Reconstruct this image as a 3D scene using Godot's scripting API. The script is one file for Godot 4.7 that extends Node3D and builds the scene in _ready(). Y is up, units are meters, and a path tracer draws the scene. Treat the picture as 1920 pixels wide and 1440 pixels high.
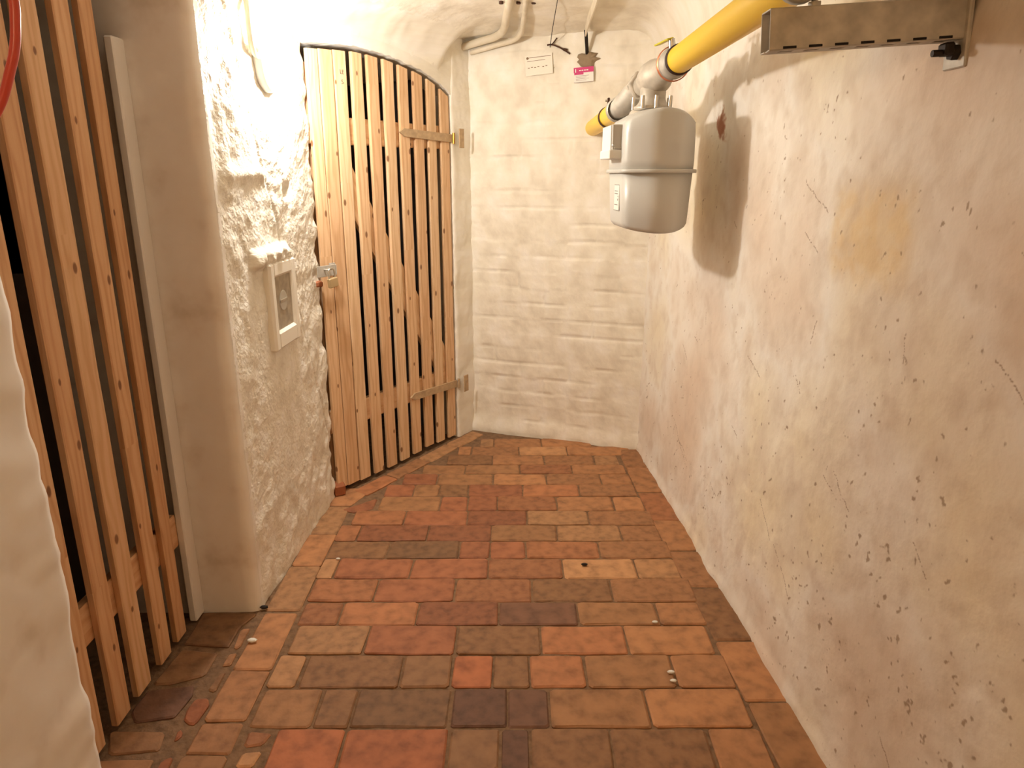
extends Node3D
# A whitewashed cellar corridor with a brick floor, two slatted doors and a gas meter. Metres, y up, camera looks along -z.

const DOOR_A := Vector3(-0.734, 0, -2.756)       # left foot of the arched slat door (front plane of its slats)
const DOOR_D := Vector3(0.5336, 0, -0.8457)      # along the door, to the right
const DOOR_N := Vector3(0.8457, 0, 0.5336)       # out of the door, into the corridor
const LAMP := Vector3(-0.69, 1.64, -2.38)

var rng := RandomNumberGenerator.new()
var M := {}
var noise_a := FastNoiseLite.new()
var noise_b := FastNoiseLite.new()
var noise_c := FastNoiseLite.new()

# ------------------------------------------------------------------ helpers
func begin() -> SurfaceTool:
	var st := SurfaceTool.new()
	st.begin(Mesh.PRIMITIVE_TRIANGLES)
	return st

func tri(st: SurfaceTool, a: Vector3, b: Vector3, c: Vector3) -> void:   # counter-clockwise seen from outside
	st.add_vertex(a); st.add_vertex(c); st.add_vertex(b)

func quad(st: SurfaceTool, a: Vector3, b: Vector3, c: Vector3, d: Vector3) -> void:
	tri(st, a, b, c); tri(st, a, c, d)

func obj(called: String, st: SurfaceTool, mat: Material, parent: Node = null) -> MeshInstance3D:
	st.generate_normals()
	return put(called, st.commit(), mat, parent)

func put(called: String, mesh: Mesh, mat: Material, parent: Node = null) -> MeshInstance3D:
	var o := MeshInstance3D.new()
	o.name = called
	o.mesh = mesh
	o.material_override = mat
	(parent if parent else self).add_child(o, true)
	return o

func thing(called: String, label: String, category: String, at := Vector3.ZERO, group := "") -> Node3D:
	var o := Node3D.new()
	o.name = called
	add_child(o, true)
	o.position = at
	tag(o, label, category, group)
	return o

func tag(o: Node, label: String, category := "", group := "", kind := "") -> Node:
	o.set_meta("label", label)
	if category: o.set_meta("category", category)
	if group: o.set_meta("group", group)
	if kind: o.set_meta("kind", kind)
	return o

func cbox(st: SurfaceTool, t: Transform3D, size: Vector3, b: float) -> void:   # a box with bevelled edges
	var h := size * 0.5
	b = minf(b, minf(h.x, minf(h.y, h.z)) * 0.9)
	st.set_smooth_group(-1)
	var f := func(sx, sy, sz, axis) -> Vector3:
		var v := Vector3(sx * (h.x - b), sy * (h.y - b), sz * (h.z - b))
		if axis == 0: v.x = sx * h.x
		elif axis == 1: v.y = sy * h.y
		else: v.z = sz * h.z
		return t * v
	for s in [-1, 1]:
		for axis in 3:
			var c := []
			for k in [[-1, -1], [1, -1], [1, 1], [-1, 1]]:
				var w := [0, 0, 0]
				w[axis] = s; w[(axis + 1) % 3] = k[0]; w[(axis + 2) % 3] = k[1]
				c.append(f.call(w[0], w[1], w[2], axis))
			if s > 0: quad(st, c[0], c[1], c[2], c[3])
			else: quad(st, c[3], c[2], c[1], c[0])
	for axis in 3:      # the edges that run along the axis
		var p := (axis + 1) % 3
		var q := (axis + 2) % 3
		for sp in [-1, 1]:
			for sq in [-1, 1]:
				var w0 := [0, 0, 0]; var w1 := [0, 0, 0]
				w0[axis] = -1; w0[p] = sp; w0[q] = sq
				w1[axis] = 1; w1[p] = sp; w1[q] = sq
				var a = f.call(w0[0], w0[1], w0[2], p); var bb = f.call(w1[0], w1[1], w1[2], p)
				var c = f.call(w1[0], w1[1], w1[2], q); var d = f.call(w0[0], w0[1], w0[2], q)
				if sp * sq > 0: quad(st, a, d, c, bb)
				else: quad(st, a, bb, c, d)
	for sx in [-1, 1]:
		for sy in [-1, 1]:
			for sz in [-1, 1]:
				var a = f.call(sx, sy, sz, 0); var bb = f.call(sx, sy, sz, 1); var c = f.call(sx, sy, sz, 2)
				if sx * sy * sz > 0: tri(st, a, bb, c)
				else: tri(st, a, c, bb)

func at(p: Vector3, yaw := 0.0) -> Transform3D:
	return Transform3D(Basis(Vector3.UP, yaw), p)

func tube(st: SurfaceTool, pts: Array, r: float, n := 14, r1 := -1.0) -> void:   # a swept round bar with caps
	if r1 < 0: r1 = r
	st.set_smooth_group(1)
	var up := Vector3(0.31, 0.77, 0.55).normalized()
	var rings := []
	for i in pts.size():
		var d: Vector3 = (pts[mini(i + 1, pts.size() - 1)] - pts[maxi(i - 1, 0)]).normalized()
		up = (up - d * up.dot(d)).normalized()
		var side := d.cross(up)
		var ring := []
		var rr := lerpf(r, r1, float(i) / maxf(1, pts.size() - 1))
		for k in n:
			var a := TAU * k / n
			ring.append(pts[i] + (up * cos(a) + side * sin(a)) * rr)
		rings.append(ring)
	for i in pts.size() - 1:
		for k in n:
			var k2 := (k + 1) % n
			quad(st, rings[i][k], rings[i][k2], rings[i + 1][k2], rings[i + 1][k])
	st.set_smooth_group(-1)
	for k in n:
		var k2 := (k + 1) % n
		tri(st, pts[0], rings[0][k2], rings[0][k])
		tri(st, pts[-1], rings[-1][k], rings[-1][k2])

func curve(pts: Array, steps := 6) -> Array:   # Catmull-Rom through the points
	var out := []
	for i in pts.size() - 1:
		var p0: Vector3 = pts[maxi(i - 1, 0)]; var p1: Vector3 = pts[i]
		var p2: Vector3 = pts[i + 1]; var p3: Vector3 = pts[mini(i + 2, pts.size() - 1)]
		for k in steps:
			out.append(p1.cubic_interpolate(p2, p0, p3, float(k) / steps))
	out.append(pts[-1])
	return out

func lathe(st: SurfaceTool, t: Transform3D, prof: Array, n := 20) -> void:   # prof: [radius, height] from bottom to top, about t's y axis
	for i in prof.size() - 1:
		var a: Array = prof[i]; var b: Array = prof[i + 1]
		st.set_smooth_group(i if a.size() > 2 else 1)
		for k in n:
			var c0 := TAU * k / n; var c1 := TAU * (k + 1) / n
			var p00 := t * Vector3(cos(c0) * a[0], a[1], sin(c0) * a[0]); var p01 := t * Vector3(cos(c1) * a[0], a[1], sin(c1) * a[0])
			var p10 := t * Vector3(cos(c0) * b[0], b[1], sin(c0) * b[0]); var p11 := t * Vector3(cos(c1) * b[0], b[1], sin(c1) * b[0])
			if a[0] > 1e-5: tri(st, p00, p11, p01)
			if b[0] > 1e-5: tri(st, p00, p10, p11)

func along(p: Vector3, dir: Vector3) -> Transform3D:   # a frame whose y axis runs along dir
	var y := dir.normalized()
	var x := y.cross(Vector3(0.2, 0.3, 0.93)).normalized()
	return Transform3D(Basis(x, y, x.cross(y)), p)

func hexes(st: SurfaceTool, p: Vector3, dir: Vector3, r: float, h: float) -> void:   # a hexagon nut
	lathe(st, along(p, dir), [[0.0, 0.0, 1], [r * 0.93, 0.0, 1], [r, h * 0.12, 1], [r, h * 0.88, 1], [r * 0.93, h, 1], [0.0, h, 1]], 6)

func on_door(s: float, y: float, n := 0.0) -> Vector3:
	return DOOR_A + DOOR_D * s + DOOR_N * n + Vector3(0, y, 0)

func right_x(z: float) -> float:
	return 0.809 + 0.0557 * z

# a sheet of points [i][j] with outward displacement already applied
func sheet(rows: Array, uv: Callable, level := false) -> ArrayMesh:
	var ni := rows.size(); var nj: int = rows[0].size()
	var v := PackedVector3Array(); var nn := PackedVector3Array(); var t := PackedVector2Array(); var t1 := PackedVector2Array(); var idx := PackedInt32Array()
	for i in ni:
		for j in nj:
			var p: Vector3 = rows[i][j]
			v.append(p)
			var di: Vector3 = rows[mini(i + 1, ni - 1)][j] - rows[maxi(i - 1, 0)][j]
			var dj: Vector3 = rows[i][mini(j + 1, nj - 1)] - rows[i][maxi(j - 1, 0)]
			nn.append(di.cross(dj).normalized())
			t.append(uv.call(i, j, p))
			t1.append(Vector2(p.x, p.z) if level else Vector2(p.x + p.z, p.y))
	for i in ni - 1:
		for j in nj - 1:
			var a := i * nj + j; var b := a + nj
			idx.append_array([a, b + 1, b, a, a + 1, b + 1])
	var arr := []
	arr.resize(Mesh.ARRAY_MAX)
	arr[Mesh.ARRAY_VERTEX] = v; arr[Mesh.ARRAY_NORMAL] = nn; arr[Mesh.ARRAY_TEX_UV] = t1; arr[Mesh.ARRAY_TEX_UV2] = t; arr[Mesh.ARRAY_INDEX] = idx
	var m := ArrayMesh.new()
	m.add_surface_from_arrays(Mesh.PRIMITIVE_TRIANGLES, arr)
	return m

# a wall that follows a path on the plan; steps gives the spacing on each leg; the room lies to the RIGHT of the path's direction
func path_wall(path: Array, steps: Array, y0: float, y1: float, dy: float, disp: Callable, uv: Callable, soft := 2) -> ArrayMesh:
	var pts := []
	for i in path.size() - 1:
		var a: Vector2 = path[i]; var b: Vector2 = path[i + 1]
		var n := maxi(1, int(round(a.distance_to(b) / steps[i])))
		for k in n: pts.append(a.lerp(b, float(k) / n))
	pts.append(path[-1])
	for pass_ in soft:      # rounds the corners
		var q := pts.duplicate()
		for i in range(1, pts.size() - 1): q[i] = pts[i] * 0.5 + (pts[i - 1] + pts[i + 1]) * 0.25
		pts = q
	var nj := int(ceil((y1 - y0) / dy)) + 1
	var rows := []
	for i in pts.size():
		var d: Vector2 = (pts[mini(i + 1, pts.size() - 1)] - pts[maxi(i - 1, 0)]).normalized()
		var n3 := Vector3(-d.y, 0, d.x)
		var row := []
		for j in nj:
			var p := Vector3(pts[i].x, lerpf(y0, y1, float(j) / (nj - 1)), pts[i].y)
			row.append(p + n3 * disp.call(p))
		rows.append(row)
	return sheet(rows, uv)

func sbox(v: float, lo: float, hi: float, soft: float) -> float:
	return smoothstep(lo - soft, lo + soft, v) * (1.0 - smoothstep(hi - soft, hi + soft, v))

func metre_uv(_i: int, _j: int, p: Vector3) -> Vector2:
	return Vector2(p.x + p.z, p.y)

# ------------------------------------------------------------------ materials
func noise(seed_: int, freq: float, octaves := 4, kind := FastNoiseLite.TYPE_SIMPLEX_SMOOTH) -> FastNoiseLite:
	var n := FastNoiseLite.new()
	n.seed = seed_; n.frequency = freq; n.noise_type = kind; n.fractal_octaves = octaves
	return n

func ramp_tex(n: FastNoiseLite, size: int, stops: Array) -> NoiseTexture2D:
	var t := NoiseTexture2D.new()
	t.width = size; t.height = size; t.seamless = true; t.noise = n; t.generate_mipmaps = false
	if stops.size():
		var g := Gradient.new()
		var off := PackedFloat32Array(); var col := PackedColorArray()
		for s in stops: off.append(s[0]); col.append(s[1])
		g.offsets = off; g.colors = col
		t.color_ramp = g
	return t

func mat(color: Color, rough := 0.8, metal := 0.0) -> StandardMaterial3D:
	var m := StandardMaterial3D.new()
	m.albedo_color = color; m.roughness = rough; m.metallic = metal
	return m

func relief(m: StandardMaterial3D, albedo: Texture2D, height: Texture2D, cm: float, scale: float, planar := false) -> StandardMaterial3D:
	m.uv1_triplanar = not planar; m.uv1_world_triplanar = not planar; m.uv1_scale = Vector3.ONE * scale
	m.albedo_texture = albedo
	if height:
		m.heightmap_enabled = true; m.heightmap_texture = height; m.heightmap_scale = cm
	return m

func wood_image(seed_: int, light: Color, dark: Color, knots: int) -> ImageTexture:
	var w := 160; var h := 1024
	var im := Image.create(w, h, false, Image.FORMAT_RGB8)
	var n1 := noise(seed_, 0.9, 3); var n2 := noise(seed_ + 5, 1.0, 2)
	var r := RandomNumberGenerator.new(); r.seed = seed_ * 77
	var ks := []
	for k in knots: ks.append([r.randf_range(0.15, 0.85), (k + r.randf_range(0.15, 0.85)) / knots, r.randf_range(0.06, 0.12)])
	for y in h:
		var v := float(y) / h
		for x in w:
			var u := float(x) / w
			var warp := n1.get_noise_2d(u * 1.3, v * 3.0) * 0.9
			var dark_knot := 0.0
			for k in ks:
				var dx: float = u - k[0]; var dy: float = (v - k[1]) * 16.0
				var q: float = (dx * dx + dy * dy * 0.35) / (k[2] * k[2])
				warp += 0.30 * exp(-q * 0.35) * signf(dx) * (1.0 - exp(-absf(dx) * 9.0))
				dark_knot = maxf(dark_knot, 1.0 - smoothstep(0.25, 1.1, q))
			var ring := 0.5 + 0.5 * sin((u * 2.6 + warp) * TAU)
			ring = ring * ring * 0.55 + 0.25 * (0.5 + n2.get_noise_2d(u * 60.0, v * 14.0)) + 0.2 * (0.5 + n2.get_noise_2d(u * 4.0 + 9.0, v * 5.0))
			var c := light.lerp(dark, clampf(ring, 0, 1))
			im.set_pixel(x, y, c.lerp(Color(0.42, 0.26, 0.15), dark_knot * 0.75))
	return ImageTexture.create_from_image(im)

func right_wall_stains() -> ImageTexture:   # spans z -3.4 .. -0.7 (u), y 0 .. 2.1 (v from the floor)
	var w := 1080; var h := 840
	var im := Image.create(w, h, false, Image.FORMAT_RGB8)
	var big := noise(31, 1.1, 3); var mid := noise(32, 5.0, 3); var fine := noise(33, 30.0, 3); var tiny := noise(34, 70.0, 1)
	for y in h:
		var yy := 2.1 * (1.0 - (y + 0.5) / h)
		for x in w:
			var zz := -3.4 + 2.7 * (x + 0.5) / w
			var c := Color(1, 1, 1)
			var b := big.get_noise_2d(zz, yy)
			c = c.lerp(Color(0.93, 0.86, 0.80), clampf(b * 1.2, 0, 1))
			c = c.lerp(Color(0.97, 0.91, 0.76), clampf(-b * 1.1, 0, 1) * 0.8)
			var mm := mid.get_noise_2d(zz, yy * 0.8)
			c = c.lerp(Color(0.92, 0.88, 0.84), clampf(mm * 1.4, 0, 1) * 0.6)
			c = c.lerp(Color(0.84, 0.78, 0.72), clampf(fine.get_noise_2d(zz * 0.35 + 9.0, yy * 0.3) * 1.5, 0, 1) * 0.30)
			var worn := smoothstep(-1.75, -1.25, zz + 0.25 * big.get_noise_2d(zz * 2.0 + 3.0, yy * 2.0)) 
			c = c * Color(1, 1, 1).lerp(Color(0.925, 0.90, 0.88), worn)
			# the yellow damp patch at head height, with a square corner
			var patch := sbox(zz, -1.62, -1.33, 0.03) * sbox(yy, 1.10, 1.28, 0.04) * (0.5 + 0.9 * maxf(0, fine.get_noise_2d(zz * 0.5, yy * 0.5) + 0.3))
			c = c.lerp(Color(0.92, 0.80, 0.58), clampf(patch, 0, 1) * 0.45)
			# rubbed-off spots: many low down and towards the camera
			var dens := 0.47 - 0.10 * smoothstep(-2.2, -1.2, zz) * (1.0 - smoothstep(0.9, 1.4, yy)) - 0.05 * (1.0 - smoothstep(0.2, 0.8, yy))
			var f := fine.get_noise_2d(zz * (0.8 + 0.3 * yy), yy * 0.7) * (0.75 + 0.5 * tiny.get_noise_2d(zz, yy))
			var cl := smoothstep(-0.05, 0.45, mid.get_noise_2d(zz * 0.6 + 5.0, yy * 0.6))
			dens += 0.14 * (1.0 - cl)
			if f > dens: c = c.lerp(Color(0.58, 0.49, 0.41), smoothstep(dens, dens + 0.12, f) * 0.7)
			# bare brick where the whitewash came off above the meter's shadow
			if zz > -2.6 and zz < -2.25 and yy > 1.3 and yy < 1.6:
				var e := Vector2((zz + 2.43) / 0.065, (yy - 1.465) / 0.05).length() + 0.7 * mid.get_noise_2d(zz * 2.0, yy * 2.0) + 0.35 * fine.get_noise_2d(zz, yy)
				c = c.lerp(Color(0.62, 0.37, 0.26), 0.85 * (1.0 - smoothstep(0.35, 0.9, e)))
			im.set_pixel(x, y, c)
	# scratches and cracks
	var r := RandomNumberGenerator.new(); r.seed = 5
	for k in 26:
		var p := Vector2(r.randf_range(250, 1000), r.randf_range(300, 780))
		var ang := r.randf_range(0.35, 0.75) if r.randf() < 0.7 else r.randf_range(1.3, 1.8)
		var n := int(r.randf_range(14, 60))
		for i in n:
			p += Vector2(cos(ang), sin(ang)) + Vector2(r.randf_range(-0.5, 0.5), r.randf_range(-0.5, 0.5))
			if p.x > 0 and p.x < w - 1 and p.y > 0 and p.y < h - 1 and r.randf() < 0.75:
				im.set_pixel(int(p.x), int(p.y), im.get_pixel(int(p.x), int(p.y)).lerp(Color(0.50, 0.40, 0.32), 0.6))
	return ImageTexture.create_from_image(im)

func print_tex(w: int, h: int, base: Color, rects: Array) -> ImageTexture:   # flat print: [x, y, w, h, colour] in pixels
	var im := Image.create(w, h, false, Image.FORMAT_RGB8)
	im.fill(base)
	for q in rects: im.fill_rect(Rect2i(q[0], q[1], q[2], q[3]), q[4])
	return ImageTexture.create_from_image(im)

func make_materials() -> void:
	var plaster := ramp_tex(noise(1, 0.006, 5), 512, [[0.0, Color(0.90, 0.88, 0.84)], [0.5, Color(0.97, 0.96, 0.93)], [1.0, Color(1, 1, 1)]])
	var rough_h := ramp_tex(noise(2, 0.02, 5), 768, [])
	var smooth_h := ramp_tex(noise(3, 0.012, 4), 512, [])
	var white := Color(0.955, 0.935, 0.90)
	M.rough_plaster = relief(mat(white, 0.58), plaster, rough_h, 0.24, 2.8, true)
	M.plaster = relief(mat(white, 0.85), plaster, rough_h, 0.11, 1.6, true)
	M.smooth_plaster = relief(mat(Color(0.945, 0.92, 0.885), 0.8), ramp_tex(noise(4, 0.008, 5), 512, [[0.0, Color(0.89, 0.86, 0.82)], [0.2, Color(0.95, 0.93, 0.91)], [0.4, Color(0.98, 0.97, 0.96)], [1.0, Color(1, 1, 1)]]), smooth_h, 0.10, 1.3, true)
	var rw := mat(white, 0.85)
	rw.albedo_texture = null
	rw.detail_enabled = true; rw.detail_blend_mode = BaseMaterial3D.BLEND_MODE_MUL; rw.detail_uv_layer = BaseMaterial3D.DETAIL_UV_2
	rw.detail_albedo = right_wall_stains()
	rw.texture_repeat = true
	rw.heightmap_enabled = true; rw.heightmap_texture = rough_h; rw.heightmap_scale = 0.12
	rw.uv1_scale = Vector3(1.6, 1.6, 1.6)
	M.right_plaster = rw
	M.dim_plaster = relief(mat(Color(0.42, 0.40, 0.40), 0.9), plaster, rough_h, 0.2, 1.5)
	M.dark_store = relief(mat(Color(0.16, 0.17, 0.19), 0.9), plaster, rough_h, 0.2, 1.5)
	# wood
	var pine := [wood_image(11, Color(0.90, 0.76, 0.60), Color(0.80, 0.62, 0.45), 4), wood_image(12, Color(0.88, 0.73, 0.57), Color(0.78, 0.60, 0.43), 3), wood_image(13, Color(0.91, 0.78, 0.63), Color(0.82, 0.66, 0.49), 3)]
	M.pine = []
	for t in pine:
		var m := mat(Color(1, 1, 1), 0.55)
		m.albedo_texture = t
		M.pine.append(m)
	M.old_pine = []
	for t in pine:
		var m := mat(Color(0.97, 0.92, 0.88), 0.7)
		m.albedo_texture = t
		M.old_pine.append(m)
	# brick
	var b_tex := ramp_tex(noise(21, 0.012, 6), 768, [[0.0, Color(0.74, 0.72, 0.70)], [0.35, Color(0.88, 0.87, 0.86)], [0.6, Color(0.95, 0.94, 0.93)], [1.0, Color(1, 1, 1)]])
	var b_h := ramp_tex(noise(22, 0.03, 4), 512, [])
	M.brick = {}
	var tones := {"t": [0.71, 0.505, 0.34], "l": [0.75, 0.56, 0.39], "o": [0.69, 0.46, 0.305], "r": [0.63, 0.40, 0.27], "R": [0.69, 0.42, 0.27], "b": [0.63, 0.455, 0.305], "d": [0.56, 0.41, 0.28], "c": [0.48, 0.335, 0.25]}
	for k in tones:
		M.brick[k] = []
		for i in 3:
			var f: float = [1.0, 0.93, 1.07][i]
			var m := relief(mat(Color(tones[k][0] * f, tones[k][1] * f, tones[k][2] * f), 0.72), b_tex, b_h, 0.14, [1.9, 2.3, 1.6][i], true)
			M.brick[k].append(m)
	M.mortar = relief(mat(Color(0.54, 0.42, 0.31), 0.95), b_tex, b_h, 0.3, 3.0, true)
	# metal, paint
	var zinc_t := ramp_tex(noise(41, 0.02, 4), 256, [[0.0, Color(0.82, 0.82, 0.82)], [1.0, Color(1, 1, 1)]])
	M.zinc = relief(mat(Color(0.80, 0.77, 0.72), 0.6, 0.3), zinc_t, null, 0, 4.0)
	M.cast = relief(mat(Color(0.84, 0.80, 0.74), 0.42, 0.2), zinc_t, null, 0, 5.0)
	M.steel = mat(Color(0.78, 0.77, 0.74), 0.28, 1.0)
	M.rust = relief(mat(Color(0.34, 0.22, 0.15), 0.8, 0.2), zinc_t, null, 0, 9.0)
	M.dark_iron = mat(Color(0.16, 0.13, 0.11), 0.6, 0.5)
	M.brass = mat(Color(0.80, 0.62, 0.30), 0.35, 0.9)
	M.copper = mat(Color(0.80, 0.50, 0.36), 0.4, 0.7)
	M.yellow = mat(Color(0.97, 0.80, 0.13), 0.38)
	M.lever = mat(Color(0.82, 0.78, 0.16), 0.4)
	M.rubber = mat(Color(0.22, 0.13, 0.08), 0.7)
	M.meter = mat(Color(0.78, 0.77, 0.745), 0.34)
	M.counter = mat(Color(0.76, 0.74, 0.70), 0.5)
	M.white_plastic = mat(Color(0.90, 0.89, 0.86), 0.5)
	M.white_pipe = relief(mat(Color(0.88, 0.84, 0.77), 0.55), plaster, null, 0, 3.0)
	M.strap_paint = relief(mat(Color(0.80, 0.68, 0.53), 0.6), zinc_t, null, 0, 6.0)
	M.hatch = relief(mat(Color(0.72, 0.66, 0.57), 0.6), zinc_t, null, 0, 5.0)
	M.red_rubber = mat(Color(0.80, 0.30, 0.24), 0.3)
	M.patch = relief(mat(Color(0.60, 0.52, 0.43), 0.9), plaster, b_h, 0.2, 3.0)
	M.slot_shade = mat(Color(0.10, 0.08, 0.07), 0.9)  # near-black colour for the shade inside the channel's slots
	M.glow = mat(Color(1, 0.95, 0.85), 0.4)
	M.glow.emission_enabled = true; M.glow.emission = Color(1.0, 0.93, 0.80); M.glow.emission_energy_multiplier = 6.0
	M.pencil = mat(Color(0.35, 0.30, 0.27), 0.8)

# ------------------------------------------------------------------ the setting
func ceiling_y(x: float, z: float) -> float:
	var s := (x - DOOR_A.x) * DOOR_D.x + (z - DOOR_A.z) * DOOR_D.z
	var d1 := (x - DOOR_A.x) * DOOR_N.x + (z - DOOR_A.z) * DOOR_N.z
	var d2 := (x + 0.201) * -0.3282 + (z + 3.588) * 0.9446
	var d3 := right_x(z) - x
	var q1 := maxf(0, 1.0 - maxf(d1, 0) / 0.45)
	var low := lerpf(arch_y(s) + 0.012, 1.91, smoothstep(0.74, 0.88, s))
	var s1 := low + (1.96 - low) * sqrt(1.0 - q1 * q1) + 0.06 * (1.0 - exp(-maxf(d1, 0)))
	var s2 := 1.905 + 0.10 * (1.0 - exp(-maxf(d2, 0) / 0.5))
	var q := maxf(0, 1.0 - maxf(d3, 0) / 0.3)
	var s3 := 1.72 + 0.32 * sqrt(maxf(0, 1.0 - q * q))
	return -log(exp(-40 * s1) + exp(-40 * s2) + exp(-40 * s3)) / 40.0

func ceiling_full(x: float, z: float) -> float:
	return ceiling_y(x, z) + 0.007 * noise_a.get_noise_2d(x * 3, z * 3) + 0.003 * noise_b.get_noise_2d(x * 9, z * 9) + 0.0012 * noise_c.get_noise_2d(x * 22, z * 22)

func build_floor() -> void:
	var st := begin()
	var v := func(x, z): return Vector3(x, -0.005 + 0.003 * noise_b.get_noise_2d(x * 9, z * 9), z)
	var rows := []
	for i in 141:
		var row := []
		for j in 101:
			row.append(Vector3.ZERO)
		rows.append(row)
	for i in 141:
		for j in 101:
			rows[i][j] = v.call(-2.6 + j * 0.0385, -5.2 + i * 0.0585)
	var fl := put("floor", sheet(rows, metre_uv, true), M.mortar)
	tag(fl, "worn red and tan brick floor of the cellar corridor", "", "", "structure")
	cbox(st, at(Vector3(-0.6, -0.09, -1.1)), Vector3(4.4, 0.12, 8.3), 0.01)
	obj("slab", st, M.mortar, fl)
	# courses across the corridor: back edge, front edge, joints from left to right, tones of the bricks
	var courses := [
		[-3.435, -3.323, [-0.166, -0.092, 0.149, 0.4], "ltt"],
		[-3.323, -3.210, [-0.266, -0.2, 0.034, 0.271, 0.585], "ttlt"],
		[-3.210, -3.091, [-0.311, -0.094, 0.153, 0.393, 0.508], "bttl"],
		[-3.091, -2.986, [-0.415, -0.215, 0.037, 0.277, 0.526], "bbot"],
		[-2.986, -2.870, [-0.49, -0.335, -0.084, 0.153, 0.397, 0.535], "rbttt"],
		[-2.870, -2.751, [-0.549, -0.424, -0.313, -0.189, 0.046, 0.29, 0.539], "rbbrot"],
		[-2.751, -2.617, [-0.553, -0.299, -0.184, -0.06, 0.184, 0.421, 0.545], "brrott"],
		[-2.617, -2.494, [-0.634, -0.426, -0.176, 0.059, 0.303, 0.56], "orrlt"],
		[-2.494, -2.368, [-0.666, -0.583, -0.321, -0.079, 0.171, 0.414, 0.563], "orrblt"],
		[-2.368, -2.243, [-0.668, -0.45, -0.192, -0.08, 0.05, 0.316, 0.576], "bdrrot"],
		[-2.243, -2.113, [-0.667, -0.61, -0.349, -0.083, 0.177, 0.429, 0.577], "lrroll"],
		[-2.113, -1.976, [-0.661, -0.447, -0.189, 0.065, 0.326, 0.596], "orobt"],
		[-1.976, -1.853, [-0.658, -0.532, -0.295, -0.043, 0.204, 0.453, 0.595], "oorcbt"],
		[-1.853, -1.716, [-0.645, -0.426, -0.164, 0.083, 0.335, 0.585], "lrbot"],
		[-1.716, -1.579, [-0.660, -0.577, -0.305, -0.166, -0.053, 0.048, 0.201, 0.444, 0.601], "lbdRbobt"],
		[-1.579, -1.438, [-0.654, -0.498, -0.404, -0.157, -0.011, 0.094, 0.347, 0.603], "bbdccbt"],
		[-1.438, -1.305, [-0.575, -0.407, -0.153, -0.027, 0.044, 0.238, 0.476, 0.61], "RRdcbbt"],
	]
	var z := -1.305
	for k in 5:
		courses.append([z, z + 0.131, [-0.66, -0.52 + 0.13 * (k % 2), -0.27 + 0.13 * (k % 2), -0.02 + 0.13 * (k % 2), 0.23 + 0.13 * (k % 2), 0.62], ["obtrb", "btobd"][k % 2]])
		z += 0.131
	for c in courses:
		var xs: Array = c[2]
		for i in xs.size() - 1:
			brick(fl, [Vector2(xs[i], c[0]), Vector2(xs[i + 1], c[0]), Vector2(xs[i + 1], c[1]), Vector2(xs[i], c[1])], c[3][i])
	# stretchers along the right wall
	var zr := [-3.29, -3.06, -2.79, -2.533, -2.298, -2.062, -1.781, -1.53, -1.28, -1.03, -0.78]
	for i in zr.size() - 1:
		var inner := func(zz): return lerpf(0.527, 0.618, clampf((zz + 3.0) / 1.7, 0, 1))
		brick(fl, [Vector2(inner.call(zr[i]), zr[i]), Vector2(right_x(zr[i]) + 0.01, zr[i]), Vector2(right_x(zr[i + 1]) + 0.01, zr[i + 1]), Vector2(inner.call(zr[i + 1]), zr[i + 1])], "ttottbtbob"[i])
	# stretchers along the left wall
	var zl := [-2.83, -2.66, -2.421, -2.19, -1.924, -1.65, -1.458, -1.353, -1.12, -0.87]
	for i in zl.size() - 1:
		var lo: float = zl[i]; var hi: float = zl[i + 1]
		brick(fl, [Vector2(-0.775 if lo > -2.7 else -0.745, lo), Vector2(-0.663 if lo > -2.7 else -0.60, lo), Vector2(-0.663, hi), Vector2(-0.775, hi)], "tltltttbb"[i])
	# stretchers along the arched door
	for i in 4:
		var s0: float = [0.06, 0.27, 0.5, 0.72][i]; var s1: float = [0.27, 0.5, 0.72, 0.95][i]
		var q := []
		for e in [[s0, 0.015], [s1, 0.015], [s1, 0.10], [s0, 0.10]]:
			var p := on_door(e[0], 0, e[1]); q.append(Vector2(p.x, p.z))
		brick(fl, q, "otll"[i])
	brick(fl, [Vector2(-0.70, -2.62), Vector2(-0.565, -2.73), Vector2(-0.565, -2.63), Vector2(-0.64, -2.60)], "r")
	# the slabs and broken pieces in the recess of the left door
	for d in [
		["d", [-0.967, -1.921, -0.79, -1.915, -0.822, -1.84, -0.814, -1.745, -0.955, -1.758]],
		["d", [-0.952, -1.745, -0.835, -1.729, -0.831, -1.628, -0.913, -1.594, -0.967, -1.585]],
		["c", [-0.967, -1.575, -0.844, -1.594, -0.835, -1.55, -0.845, -1.473, -0.944, -1.45, -0.973, -1.493]],
		["b", [-0.993, -1.429, -0.848, -1.429, -0.833, -1.361, -0.956, -1.348]],
		["b", [-0.985, -1.338, -0.83, -1.348, -0.824, -1.22, -0.985, -1.215]],
		["t", [-0.818, -1.84, -0.783, -1.847, -0.783, -1.745, -0.806, -1.735]],
		["t", [-0.813, -1.722, -0.780, -1.728, -0.778, -1.67, -0.808, -1.662]],
		["b", [-0.803, -1.64, -0.782, -1.65, -0.780, -1.561, -0.813, -1.566]],
		["R", [-0.826, -1.545, -0.79, -1.545, -0.779, -1.518, -0.784, -1.453, -0.8, -1.441, -0.824, -1.463, -0.834, -1.503]],
		["R", [-0.825, -1.434, -0.799, -1.439, -0.802, -1.406, -0.818, -1.388]],
		["R", [-0.822, -1.345, -0.79, -1.352, -0.783, -1.25, -0.818, -1.24]],
		["o", [-0.648, -1.43, -0.585, -1.425, -0.59, -1.38, -0.645, -1.372]],
		["l", [-0.64, -1.365, -0.59, -1.37, -0.595, -1.315, -0.642, -1.312]],
	]:
		var pts := []
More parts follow.
